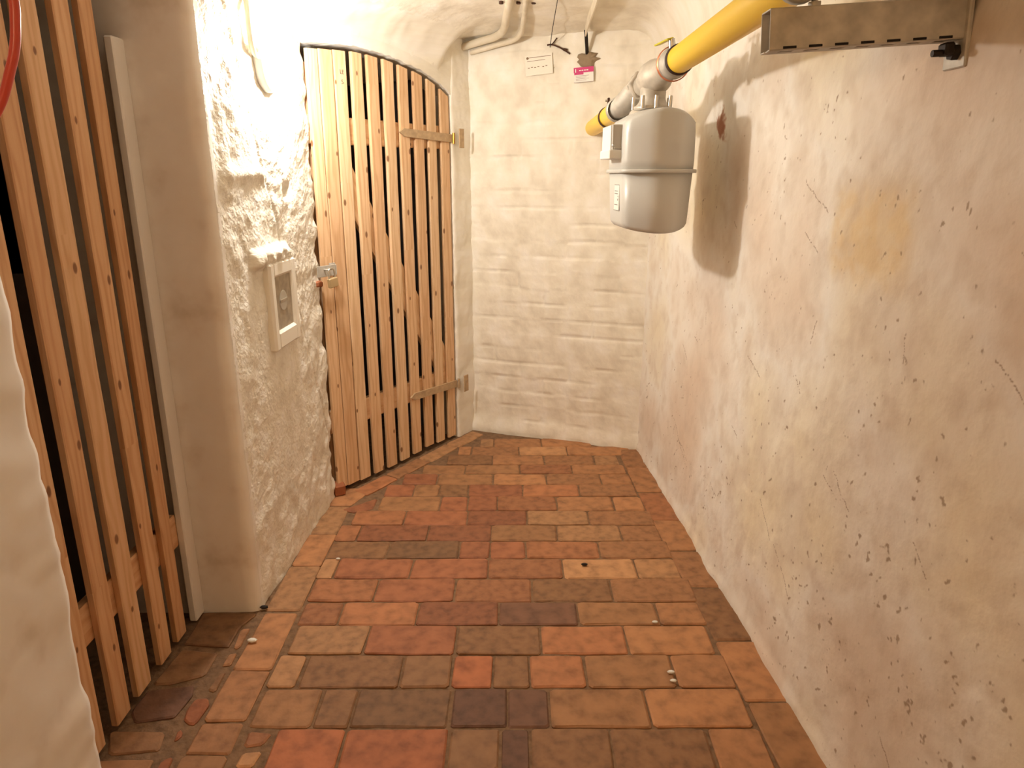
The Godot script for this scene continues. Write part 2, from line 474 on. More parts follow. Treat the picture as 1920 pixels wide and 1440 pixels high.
		for i in range(0, d[1].size(), 2): pts.append(Vector2(d[1][i], d[1][i + 1]))
		brick(fl, pts, d[0], 0.003)

func brick(parent: Node, pts: Array, tone: String, gap := 0.0022) -> void:   # one paver: outline from above, corners worn, top a little uneven
	var c := Vector2.ZERO
	for p in pts: c += p
	c /= pts.size()
	var outline := []
	var n := pts.size()
	for i in n:
		var p: Vector2 = pts[i]; var a: Vector2 = pts[(i + n - 1) % n]; var b: Vector2 = pts[(i + 1) % n]
		var da := (a - p).normalized(); var db := (b - p).normalized()
		var inward := (da + db) * gap * (1.0 + rng.randf() * 0.9)
		var q: Vector2 = p + inward + Vector2(rng.randf_range(-0.002, 0.002), rng.randf_range(-0.002, 0.002))
		var w := rng.randf_range(0.003, 0.009)
		outline.append(q + da * minf(w, a.distance_to(p) * 0.25))
		outline.append(q + db * minf(w, b.distance_to(p) * 0.25))
		if p.distance_to(b) > 0.15:
			outline.append(p.lerp(b, 0.5) + db.orthogonal() * rng.randf_range(-0.0022, 0.0022) + (c - p.lerp(b, 0.5)).normalized() * gap)
	var area := 0.0
	for i in outline.size(): area += outline[i].cross(outline[(i + 1) % outline.size()])
	if area > 0: outline.reverse()      # anticlockwise seen from above
	var st := begin()
	var top := rng.randf_range(-0.0012, 0.0018)
	var tilt := Vector2(rng.randf_range(-0.010, 0.010), rng.randf_range(-0.010, 0.010))
	var bev := rng.randf_range(0.003, 0.0055)
	var m := outline.size()
	var rings := [[], [], []]
	for p in outline:
		var y := top + tilt.dot(p - c)
		rings[0].append(Vector3(p.x, -0.05, p.y))
		rings[1].append(Vector3(p.x, y - bev * 0.8, p.y))
		var q: Vector2 = p + (c - p).normalized() * bev * 1.3
		rings[2].append(Vector3(q.x, y, q.y))
	var off := Vector2(rng.randf(), rng.randf()) * 3.0
	st.set_smooth_group(-1)
	var add := func(a: Vector3, b: Vector3, d: Vector3) -> void:
		for p in [a, d, b]:
			st.set_uv(Vector2(p.x, p.z) + off); st.add_vertex(p)
	for r in 2:
		for k in m:
			var k2 := (k + 1) % m
			add.call(rings[r][k], rings[r][k2], rings[r + 1][k2]); add.call(rings[r][k], rings[r + 1][k2], rings[r + 1][k])
	for k in m: add.call(Vector3(c.x, top, c.y), rings[2][k], rings[2][(k + 1) % m])
	var v: Array = M.brick[tone]
	obj("brick", st, v[rng.randi() % v.size()], parent)

func build_walls() -> void:
	# left wall, near part: a thick wall that ends in a rough corner by the first door
	var edge := func(p: Vector3) -> float:
		var d := 0.002 * noise_b.get_noise_3d(p.x * 8, p.y * 8, p.z * 8)
		return d + 0.010 * noise_b.get_noise_3d(p.x * 4, p.y * 9, 3.3) * (1.0 - smoothstep(-1.1, -0.98, p.z))
	var w := put("wall_left", path_wall([Vector2(-1.12, 2.6), Vector2(-0.80, 2.6), Vector2(-0.80, -0.6), Vector2(-0.80, -1.13), Vector2(-1.12, -1.13)], [0.2, 0.1, 0.012, 0.04], -0.02, 2.12, 0.016, edge, metre_uv), M.smooth_plaster)
	tag(w, "plain whitewashed wall with a chipped corner at the near left", "", "", "structure")
	# left wall, far part: smooth reveal facing the camera, then the rough panel that carries the lamp
	var rough := func(p: Vector3) -> float:
		var k := smoothstep(-1.95, -2.0, p.z)
		var calm := 1.0 - 0.75 * sbox(p.z, -2.5, -2.16, 0.04) * sbox(p.y, 0.30, 0.78, 0.06)
		calm *= 1.0 - 0.5 * sbox(p.z, -2.22, -2.08, 0.02) * sbox(p.y, 0.5, 1.05, 0.05)
		var d := 0.009 * noise_a.get_noise_3d(p.x * 5, p.y * 4, p.z * 5) + 0.0045 * noise_b.get_noise_3d(p.x, p.y * 14, p.z * 12) + 0.003 * absf(noise_c.get_noise_3d(p.x, p.y * 26, p.z * 30))
		d = d * k * calm
		d += 0.028 * sbox(p.z, -2.44, -2.13, 0.012) * sbox(p.y, 1.035, 1.085, 0.012) * (0.8 + 0.5 * noise_b.get_noise_3d(0, p.y * 20, p.z * 20))
		d -= 0.022 * sbox(p.z, -2.515, -2.44, 0.012) * sbox(p.y, 1.235, 1.275, 0.010)
		d -= 0.006 * k * exp(-pow((p.y - (1.55 + (p.z + 2.2) * 2.4)) / 0.014, 2))
		d += 0.010 * exp(-pow((p.y - 1.31) / 0.02, 2)) * sbox(p.z, -2.3, -2.0, 0.03)
		d += 0.012 * noise_b.get_noise_3d(7, p.y * 12, 2) * (1.0 - smoothstep(-2.75, -2.66, p.z))
		return d + (1.0 - k) * 0.0015 * noise_b.get_noise_3d(p.x * 9, p.y * 9, p.z)
	var w2 := put("wall_left_far", path_wall([Vector2(-0.787, -1.945), Vector2(-0.747, -2.752), Vector2(-0.80, -2.80), Vector2(-0.92, -2.86)], [0.008, 0.01, 0.02], -0.02, 2.12, 0.0085, rough, metre_uv, 3), M.rough_plaster)
	var w2b := put("wall_left_reveal", path_wall([Vector2(-1.3, -1.922), Vector2(-0.98, -1.922), Vector2(-0.806, -1.928), Vector2(-0.794, -1.933), Vector2(-0.787, -1.943), Vector2(-0.786, -1.965)], [0.05, 0.012, 0.005, 0.005, 0.005], -0.02, 2.12, 0.02, rough, metre_uv, 1), M.smooth_plaster)
	tag(w2b, "smooth whitewashed reveal facing the camera beside the near slat door", "", "", "structure")
	tag(w2, "lumpy glossy whitewashed wall panel between the two slatted doors", "", "", "structure")
	var sb := begin()
	cbox(sb, Transform3D(Basis(Vector3.UP, 0.4), on_door(-0.034, 0.905, 0.008)), Vector3(0.034, 0.022, 0.034), 0.005)
	obj("exposed_brick", sb, M.brick["R"][0], w2)
	# back wall: whitewash over brick courses
	var bd := Vector2(0.9446, 0.3282)
	var courses := func(p: Vector3) -> float:
		var s := (p.x + 0.201) * bd.x + (p.z + 3.588) * bd.y
		var row := floorf((p.y + 0.012 * noise_a.get_noise_2d(s * 2, p.y * 2)) / 0.077)
		var fy := fposmod(p.y + 0.004 * noise_a.get_noise_2d(s * 4, p.y * 3), 0.077)
		var fx := fposmod(s + 0.125 * fposmod(row, 2.0) + 0.02 * noise_a.get_noise_2d(row * 31.7, 0), 0.25)
		var j := maxf(1.0 - smoothstep(0.0, 0.009, minf(fy, 0.077 - fy)), 0.7 * (1.0 - smoothstep(0.0, 0.009, minf(fx, 0.25 - fx))))
		var show_ := smoothstep(-0.15, 0.35, noise_b.get_noise_2d(s * 3.5, p.y * 4.5))
		return 0.005 * noise_a.get_noise_3d(p.x * 3, p.y * 3, 1) + 0.003 * noise_b.get_noise_3d(s * 9, p.y * 13, 4) - 0.006 * j * show_ + 0.0025 * noise_a.get_noise_2d(row * 17.3, floorf(s / 0.25) * 9.1) + 0.02 * (1.0 - smoothstep(0.0, 0.10, p.y))
	var w3 := put("wall_back", path_wall([Vector2(-0.45, -3.6745), Vector2(0.85, -3.223)], [0.008], -0.02, 2.12, 0.0075, courses, metre_uv, 0), M.plaster)
	tag(w3, "whitewashed brick wall closing the end of the corridor", "", "", "structure")
	# right wall
	var flat := func(p: Vector3) -> float:
		return 0.007 * noise_a.get_noise_3d(1, p.y * 2, p.z * 2) + 0.0035 * noise_b.get_noise_3d(2, p.y * 8, p.z * 8) + 0.0016 * noise_c.get_noise_3d(3, p.y * 22, p.z * 26) + 0.03 * (1.0 - smoothstep(0.0, 0.05, p.y)) * 0.3
	var ruv := func(_i: int, _j: int, p: Vector3) -> Vector2: return Vector2((p.z + 3.4) / 2.7, 1.0 - p.y / 2.1)
	var w4 := put("wall_right", path_wall([Vector2(right_x(-3.6), -3.6), Vector2(right_x(-0.5), -0.5), Vector2(right_x(2.6), 2.6)], [0.013, 0.08], -0.02, 2.12, 0.013, flat, ruv, 0), M.right_plaster)
	tag(w4, "long stained whitewashed wall along the right of the corridor", "", "", "structure")
	# the wall round the arched door
	build_door_wall()
	# thickness behind the walls, the wall behind the camera and the two store rooms
	var st := begin()
	cbox(st, Transform3D(Basis(Vector3.UP, -atan2(-0.0557, 1.0)), Vector3(right_x(-0.5) + 0.135, 1.05, -0.5)), Vector3(0.22, 2.14, 6.4), 0.01)
	obj("wall_core", st, M.mortar, w4)
	st = begin()
	cbox(st, Transform3D(Basis(Vector3.UP, -atan2(0.3282, 0.9446)), Vector3(0.212 + 0.3282 * 0.135, 1.05, -3.4445 - 0.9446 * 0.135)), Vector3(1.5, 2.14, 0.22), 0.01)
	obj("wall_core", st, M.mortar, w3)
	st = begin()
	cbox(st, at(Vector3(0.0, 1.05, 2.7)), Vector3(2.6, 2.14, 0.2), 0.01)
	tag(obj("wall_front", st, M.plaster), "whitewashed wall behind the camera", "", "", "structure")
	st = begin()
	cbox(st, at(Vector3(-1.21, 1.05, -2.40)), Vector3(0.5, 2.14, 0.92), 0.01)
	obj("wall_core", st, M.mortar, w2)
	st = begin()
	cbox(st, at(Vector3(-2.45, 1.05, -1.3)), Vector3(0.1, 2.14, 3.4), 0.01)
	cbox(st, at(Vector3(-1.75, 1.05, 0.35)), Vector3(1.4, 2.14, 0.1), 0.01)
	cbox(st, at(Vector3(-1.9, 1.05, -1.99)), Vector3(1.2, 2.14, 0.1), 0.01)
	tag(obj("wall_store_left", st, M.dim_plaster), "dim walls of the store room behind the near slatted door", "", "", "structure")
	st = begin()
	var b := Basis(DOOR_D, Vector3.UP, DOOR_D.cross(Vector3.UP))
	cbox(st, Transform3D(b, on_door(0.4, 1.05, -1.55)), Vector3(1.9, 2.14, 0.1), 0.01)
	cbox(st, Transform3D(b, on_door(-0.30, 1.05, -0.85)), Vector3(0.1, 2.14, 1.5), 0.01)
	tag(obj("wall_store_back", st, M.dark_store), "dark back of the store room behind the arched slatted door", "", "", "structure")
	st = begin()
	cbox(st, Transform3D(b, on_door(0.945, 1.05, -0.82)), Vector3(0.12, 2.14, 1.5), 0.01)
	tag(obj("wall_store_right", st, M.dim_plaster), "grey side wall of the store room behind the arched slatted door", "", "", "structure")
	# ceiling: a shallow vault, one sheet below and a slab above
	var rows := []
	for i in 206:
		var z := -4.0 + i * 0.0165 if i < 200 else -0.7 + (i - 200) * 0.7
		var row := []
		for j in 121:
			var x := -1.15 + j * 0.0185
			row.append(Vector3(x, ceiling_full(x, z), z))
		rows.append(row)
	rows.reverse()
	var ce := put("ceiling", sheet(rows, metre_uv, true), M.plaster)
	tag(ce, "low uneven whitewashed vault of the corridor", "", "", "structure")
	st = begin()
	cbox(st, at(Vector3(-0.6, 2.17, -1.1)), Vector3(4.4, 0.12, 8.3), 0.01)
	obj("vault_slab", st, M.dark_store, ce)

func arch_y(s: float) -> float:
	var p := [[-0.2, 1.74], [0.0, 1.757], [0.1, 1.766], [0.25, 1.776], [0.36, 1.772], [0.44, 1.767], [0.53, 1.753], [0.63, 1.738], [0.72, 1.713], [0.81, 1.677], [0.85, 1.655]]
	for i in p.size() - 1:
		if s <= p[i + 1][0]: return lerpf(p[i][1], p[i + 1][1], clampf((s - p[i][0]) / (p[i + 1][0] - p[i][0]), 0, 1))
	return 1.655

func build_door_wall() -> void:
	var lump := func(s: float, y: float) -> float:
		return 0.007 + 0.004 * noise_a.get_noise_2d(s * 5, y * 4) + 0.0025 * noise_b.get_noise_2d(s * 13, y * 11) + 0.001 * noise_c.get_noise_2d(s * 30, y * 30)
	var rows := []
	for i in 100:      # above the arch: soffit, rounded lip, face
		var s := -0.14 + i * 0.0102
		var a := arch_y(s) + 0.005 * noise_b.get_noise_2d(s * 22, 3)
		var row := []
		for n in [-0.12, -0.05, -0.015, 0.0]: row.append(on_door(s, a + 0.002, n))
		row.append(on_door(s, a + 0.003, 0.003))
		for j in 26:
			var t := j / 25.0
			var p := on_door(s, 0, 0.007 + 0.5 * t * t)
			p.y = maxf(a + 0.006, ceiling_full(p.x, p.z) - 0.005 + 0.010 * t)
			row.append(p)
		rows.append(row)
	var w := put("wall_door", sheet(rows, metre_uv), M.plaster)
	tag(w, "whitewashed arch and jamb round the far slatted door", "", "", "structure")
	rows = []
	for i in 52:       # right jamb and the strip up to the corner
		var row := []
		for j in 180:
			var y := -0.02 + j * 0.012
			var e := 0.846 + 0.004 * noise_b.get_noise_2d(y * 18, 8)
			if i < 5: row.append(on_door(e, y, -0.12 + i * 0.0295))
			elif i == 5: row.append(on_door(e + 0.002, y, 0.004))
			else:
				var s := e + 0.011 + (i - 6) * 0.0085
				row.append(on_door(s, y, lump.call(s, y)))
		rows.append(row)
	put("jamb", sheet(rows, metre_uv), M.plaster, w)

# ------------------------------------------------------------------ the doors
func slat_mesh(w: float, y0: float, y1l: float, y1r: float, depth: float) -> ArrayMesh:   # local x across, front face at z = 0, wavering edges
	var prof := [[-0.5, -1.0], [-0.5, -0.12], [-0.44, 0.0], [0.44, 0.0], [0.5, -0.12], [0.5, -1.0]]
	var rows := []
	var n := 14
	var u0 := rng.randf(); var v0 := rng.randf()
	var wob := []
	for i in n + 1: wob.append([rng.randf_range(-0.0012, 0.0012), rng.randf_range(-0.0012, 0.0012)])
	for i in n + 1:
		var t := float(i) / n
		var row := []
		for k in prof.size() + 1:
			var q: Array = prof[k % prof.size()]
			var x: float = q[0] * w + (wob[i][0] if q[0] < 0 else wob[i][1])
			var top := lerpf(y1l, y1r, q[0] + 0.5)
			row.append(Vector3(x, lerpf(y0, top, t), q[1] * depth))
		rows.append(row)
	var st := begin()
	st.set_smooth_group(-1)
	var uv := func(k: int, p: Vector3) -> Vector2: return Vector2(u0 + (p.x + p.z * 0.8) / w * 0.8, v0 + p.y / 1.3)
	var add := func(a, b, c): 
		for p in [a, c, b]:
			st.set_uv(uv.call(0, p)); st.add_vertex(p)
	for i in n:
		for k in prof.size():
			var a = rows[i][k]; var b = rows[i][k + 1]; var c = rows[i + 1][k + 1]; var d = rows[i + 1][k]
			add.call(a, b, c); add.call(a, c, d)
	for e in [0, n]:
		for k in range(1, prof.size() - 1):
			if e == 0: add.call(rows[e][0], rows[e][k + 1], rows[e][k])
			else: add.call(rows[e][0], rows[e][k], rows[e][k + 1])
	st.generate_normals()
	return st.commit()

func board(called: String, a: Vector3, b: Vector3, out_: Vector3, w: float, depth: float, m: Material, parent: Node) -> MeshInstance3D:   # a plank from a to b, its face turned to out_
	var d := b - a
	var o := put(called, slat_mesh(w, 0, d.length(), d.length(), depth), m, parent)
	var y := d.normalized()
	var x := y.cross(out_).normalized()
	o.transform = Transform3D(Basis(x, y, x.cross(y)), a)
	return o

func build_arched_door() -> void:
	var d := thing("door_2", "pine slat door under a low arch at the corridor's far left", "door", DOOR_A)
	d.set_meta("kind", "structure")
	d.basis = Basis(DOOR_D, Vector3.UP, DOOR_D.cross(Vector3.UP))     # local z points into the corridor
	var sl := [[0.002, 0.055], [0.060, 0.127], [0.133, 0.196], [0.226, 0.284], [0.314, 0.374], [0.405, 0.465], [0.496, 0.555], [0.590, 0.650], [0.682, 0.739], [0.774, 0.834]]
	var foot := [0.029, 0.025, 0.019, 0.017, 0.013, 0.015, 0.018, 0.023, 0.016, 0.013]
	for i in sl.size():
		var l: float = sl[i][0]; var r: float = sl[i][1]
		var o := put("slat", slat_mesh(r - l, foot[i], arch_y(l) - 0.016, arch_y(r) - 0.018, 0.013), M.pine[i % 3], d)
		o.position = Vector3((l + r) / 2, 0, 0)
		if i == 2:
			for q in [["LE", 0.034, 1.69], ["S", 0.034, 1.655]]:
				var tm := TextMesh.new()
				tm.text = q[0]; tm.font_size = 24; tm.pixel_size = 0.0009; tm.depth = 0.0004
				var f := SystemFont.new(); f.font_names = PackedStringArray(["Droid Sans"]); tm.font = f
				var t := put("pencil_letters", tm, M.pencil, o)
				t.position = Vector3(0.006, q[2] - 0.01, 0.0012)
	board("rail", Vector3(0.0, 1.470, -0.014), Vector3(0.838, 1.470, -0.014), Vector3(0, 0, 1), 0.10, 0.024, M.pine[1], d)
	board("rail", Vector3(0.0, 0.325, -0.014), Vector3(0.838, 0.325, -0.014), Vector3(0, 0, 1), 0.10, 0.024, M.pine[0], d)
	board("brace", Vector3(0.09, 1.415, -0.015), Vector3(0.79, 0.375, -0.015), Vector3(0, 0, 1), 0.115, 0.022, M.pine[2], d)
	board("stile", Vector3(0.090, 0.04, -0.040), Vector3(0.090, 1.70, -0.040), Vector3(0, 0, 1), 0.16, 0.02, M.pine[1], d)
	# strap hinges
	for h in [[1.480, 1.468, 1.463, 0], [0.305, 0.287, 0.293, 1]]:
		var st := begin()
		var x0 := 0.482; var x1 := 0.842; var y: float = h[0]; var y2: float = h[1]
		var f := [Vector3(x0, y, 0.003), Vector3(x0 + 0.03, y - 0.017, 0.003), Vector3(x1, y2 - 0.018, 0.003), Vector3(x1, y2 + 0.018, 0.003), Vector3(x0 + 0.03, y + 0.016, 0.003)]
		st.set_smooth_group(-1)
		var lift := Vector3(0, 0, 0.004)
		for k in range(1, 4): tri(st, f[0] + lift, f[k] + lift, f[k + 1] + lift)
		for k in 5: quad(st, f[k] - lift, f[(k + 1) % 5] - lift, f[(k + 1) % 5] + lift, f[k] + lift)
		var sp := obj("strap_hinge", st, M.strap_paint, d)
		st = begin()
		tube(st, [Vector3(x1 + 0.008, y2 - 0.024, 0.012), Vector3(x1 + 0.008, y2 + 0.024, 0.012)], 0.0065, 12)
		obj("hinge_pin", st, M.brass if h[3] == 0 else M.strap_paint, sp)
		st = begin()
		cbox(st, at(Vector3(x1 + 0.032, y2, 0.040)), Vector3(0.034, 0.085, 0.006), 0.001)
		obj("hinge_plate", st, M.strap_paint, sp)
	# hasp
	var st2 := begin()
	cbox(st2, at(Vector3(-0.018, 0.955, 0.041)), Vector3(0.092, 0.042, 0.004), 0.001)
	var hasp := obj("hasp", st2, M.zinc, d)
	st2 = begin()
	cbox(st2, at(Vector3(0.047, 0.954, 0.006)), Vector3(0.030, 0.046, 0.006), 0.001)
	cbox(st2, at(Vector3(0.034, 0.955, 0.024)), Vector3(0.005, 0.040, 0.036), 0.001)
	obj("hasp_hinge", st2, M.zinc, hasp)
	st2 = begin()
	tube(st2, curve([Vector3(-0.030, 0.962, 0.040), Vector3(-0.030, 0.962, 0.058), Vector3(-0.018, 0.962, 0.062), Vector3(-0.008, 0.962, 0.056), Vector3(-0.008, 0.962, 0.040)], 4), 0.003, 8)
	obj("staple", st2, M.zinc, hasp)
	# the padlock hangs in the staple
	var pl := thing("padlock", "small brass padlock hanging from the hasp of the arched slat door", "padlock", on_door(-0.012, 0.895, 0.068))
	pl.basis = Basis(DOOR_D, Vector3.UP, DOOR_D.cross(Vector3.UP)) * Basis(Vector3(0, 0, 1), 0.12)
	st2 = begin()
	cbox(st2, at(Vector3(0, 0.018, 0)), Vector3(0.044, 0.036, 0.017), 0.003)
	obj("body", st2, mat(Color(0.72, 0.62, 0.46), 0.45, 0.4), pl)
	st2 = begin()
	var arc := []
	for k in 13: arc.append(Vector3(-cos(PI * k / 12) * 0.0155, 0.058 + sin(PI * k / 12) * 0.014, 0))
	tube(st2, [Vector3(-0.0155, 0.03, 0)] + arc + [Vector3(0.0155, 0.03, 0)], 0.0035, 10)
	obj("shackle", st2, M.steel, pl)

func build_near_door() -> void:
	var d := thing("door_1", "tall slat door of aged pine in the recess at the left", "door", Vector3(-0.965, 0, -1.12))
	d.set_meta("kind", "structure")
	d.basis = Basis(Vector3(0, 0, -1), Vector3.UP, Vector3(1, 0, 0))       # local x goes away from the camera, z into the corridor
	var sl := [[-1.165, -1.105], [-1.275, -1.215], [-1.375, -1.315], [-1.490, -1.430], [-1.598, -1.530], [-1.716, -1.655], [-1.811, -1.755]]
	for i in sl.size():
		var c: float = -1.12 - (sl[i][0] + sl[i][1]) / 2
		var o := put("slat", slat_mesh(sl[i][1] - sl[i][0], 0.012, 2.02, 2.02, 0.016), M.old_pine[(i + 1) % 3], d)
		o.position = Vector3(c, 0, 0)
	for y in [0.31, 1.84]:
		board("rail", Vector3(-0.05, y, -0.017), Vector3(0.75, y, -0.017), Vector3(0, 0, 1), 0.10, 0.022, M.old_pine[0], d)
	var st := begin()
	cbox(st, at(Vector3(-0.972, 0.815, -1.897)), Vector3(0.024, 1.63, 0.056), 0.004)
	var t := obj("trim_1", st, M.smooth_plaster)
	tag(t, "narrow whitewashed batten beside the near slat door", "", "", "structure")

# ------------------------------------------------------------------ fittings
func build_lamp() -> void:
	var o := thing("wall_lamp", "glaring bulkhead lamp on the lumpy white wall beside the arched door", "lamp", Vector3(-0.765, 1.64, -2.38))
	var frame := Transform3D(Basis(Vector3(0, 0, -1), Vector3(1, 0, 0), Vector3(0, -1, 0)), Vector3.ZERO)    # y axis out of the wall
	var st := begin()
	lathe(st, frame, [[0.0, -0.02], [0.085, -0.02], [0.088, 0.015], [0.080, 0.024], [0.070, 0.024], [0.0, 0.022]], 28)
	obj("base", st, M.white_plastic, o)
	st = begin()
	lathe(st, frame, [[0.072, 0.02], [0.073, 0.045], [0.066, 0.072], [0.05, 0.092], [0.026, 0.103], [0.0, 0.106]], 28)
	obj("glass_bulb", st, M.glow, o)
	st = begin()
	tube(st, [Vector3(0.012, 0.02, 0.082), Vector3(0.012, 0.02, 0.105)], 0.011, 12)
	obj("cable_gland", st, M.white_plastic, o)
	var l := OmniLight3D.new()
	l.name = "lamp_light"
	l.light_color = Color(1.0, 0.98, 0.95); l.light_energy = 0.80; l.omni_range = 9.0; l.omni_attenuation = 2.0; l.light_size = 0.035; l.shadow_enabled = true
	l.position = LAMP
	add_child(l)
	st = begin()
	tube(st, curve([Vector3(-0.762, 1.96, -2.265), Vector3(-0.762, 1.79, -2.262), Vector3(-0.760, 1.70, -2.257), Vector3(-0.757, 1.655, -2.268), Vector3(-0.752, 1.643, -2.30)], 6), 0.0085, 12)
	tag(obj("lamp_cable", st, M.white_pipe), "white painted cable coming down the wall to the glaring lamp", "cable")

func build_fill_lamp() -> void:   # added fill lamp behind the camera, brightens the near walls; shaped like the first
	var o := thing("wall_lamp", "added fill lamp on the plain left wall behind the camera", "lamp", Vector3(-0.80, 1.66, 1.75))
	var frame := Transform3D(Basis(Vector3(0, 0, -1), Vector3(1, 0, 0), Vector3(0, -1, 0)), Vector3.ZERO)
	var st := begin()
	lathe(st, frame, [[0.0, -0.02], [0.085, -0.02], [0.088, 0.015], [0.080, 0.024], [0.0, 0.022]], 20)
	obj("base", st, M.white_plastic, o)
	st = begin()
	lathe(st, frame, [[0.072, 0.02], [0.073, 0.045], [0.066, 0.072], [0.05, 0.092], [0.0, 0.106]], 20)
	obj("glass_bulb", st, M.glow, o)
	var l := OmniLight3D.new()
	l.name = "added_fill_light"
	l.light_color = Color(1.0, 0.84, 0.64); l.light_energy = 0.9; l.omni_range = 9.0; l.omni_attenuation = 2.0; l.light_size = 0.035; l.shadow_enabled = true
	l.position = Vector3(-0.73, 1.66, 1.75)
	add_child(l)

func build_hatch() -> void:
	# a small plastered frame with a flush cover, on the panel between the doors
	var d := Vector3(0.0441, 0, -0.9990)      # along the panel, away from the camera
	var o := thing("wall_hatch", "small framed inspection cover set in the lumpy white wall", "hatch", Vector3(-0.770, 0.76, -2.215))
	o.basis = Basis(d, Vector3.UP, d.cross(Vector3.UP))
	var st := begin()
	cbox(st, at(Vector3(0.018, 0.14, -0.004)), Vector3(0.038, 0.285, 0.045), 0.008)
	cbox(st, at(Vector3(0.211, 0.14, -0.004)), Vector3(0.042, 0.285, 0.045), 0.008)
	cbox(st, at(Vector3(0.115, 0.258, -0.004)), Vector3(0.17, 0.05, 0.045), 0.008)
	cbox(st, at(Vector3(0.115, 0.03, -0.004)), Vector3(0.17, 0.06, 0.045), 0.008)
	obj("frame", st, M.rough_plaster, o)
	st = begin()
	cbox(st, at(Vector3(0.113, 0.147, 0.004)), Vector3(0.158, 0.178, 0.008), 0.002)
	var c := obj("cover", st, M.hatch, o)
	st = begin()
	lathe(st, Transform3D(Basis(Vector3(1, 0, 0), Vector3(0, 0, 1), Vector3(0, -1, 0)), Vector3(0.115, 0.150, 0.0082)), [[0.034, 0.0], [0.033, 0.0016], [0.030, 0.0012], [0.0, 0.0006]], 24)
	obj("finger_recess", st, M.counter, c)
	st = begin()
	cbox(st, at(Vector3(0.115, 0.150, 0.0095)), Vector3(0.064, 0.011, 0.005), 0.001)
	obj("finger_bar", st, M.hatch, c)

func meter_ring(inset: float, y: float, arch: float) -> Array:   # rounded, chamfered outline of the meter seen from above
	var hx := 0.112 - inset; var hz := 0.200 - inset
	var cx := 0.085; var cz := 0.10
	var poly := [Vector2(hx, hz - 0.06), Vector2(hx - 0.05, hz), Vector2(-hx + cx, hz), Vector2(-hx, hz - 0.055), Vector2(-hx, -hz + cz), Vector2(-hx + cx, -hz), Vector2(hx - 0.05, -hz), Vector2(hx, -hz + 0.06)]
	var pts := []
	var n := poly.size()
	for i in n:
		var p: Vector2 = poly[i]; var a: Vector2 = poly[(i + n - 1) % n]; var b: Vector2 = poly[(i + 1) % n]
		var ra := minf(0.026, a.distance_to(p) * 0.45); var rb := minf(0.026, b.distance_to(p) * 0.45)
		var pa := p + (a - p).normalized() * ra; var pb := p + (b - p).normalized() * rb
		for k in 6:
			var t := k / 5.0
			pts.append(pa.lerp(p, t).lerp(p.lerp(pb, t), t))
	var out := []
	for p in pts: out.append(Vector3(p.x, y - arch * pow(absf(p.x) / 0.112, 2.0), p.y))
	return out

func loft(st: SurfaceTool, rings: Array, cap_low: bool, cap_high: bool) -> void:
	st.set_smooth_group(1)
	for r in rings.size() - 1:
		var n: int = rings[r].size()
		for k in n:
			var k2 := (k + 1) % n
			quad(st, rings[r][k2], rings[r][k], rings[r + 1][k], rings[r + 1][k2])
	for e in [[cap_low, 0], [cap_high, rings.size() - 1]]:
		if e[0]:
			var ring: Array = rings[e[1]]
			var c := Vector3.ZERO
			for p in ring: c += p
			c /= ring.size()
			c.y = ring[0].y if e[1] == 0 else c.y
			var top := -1e9
			for p in ring: top = maxf(top, p.y) if e[1] > 0 else top
			for k in ring.size():
				var k2: int = (k + 1) % ring.size()
				if e[1] == 0: tri(st, c, ring[k], ring[k2])
				else: tri(st, c, ring[k2], ring[k])

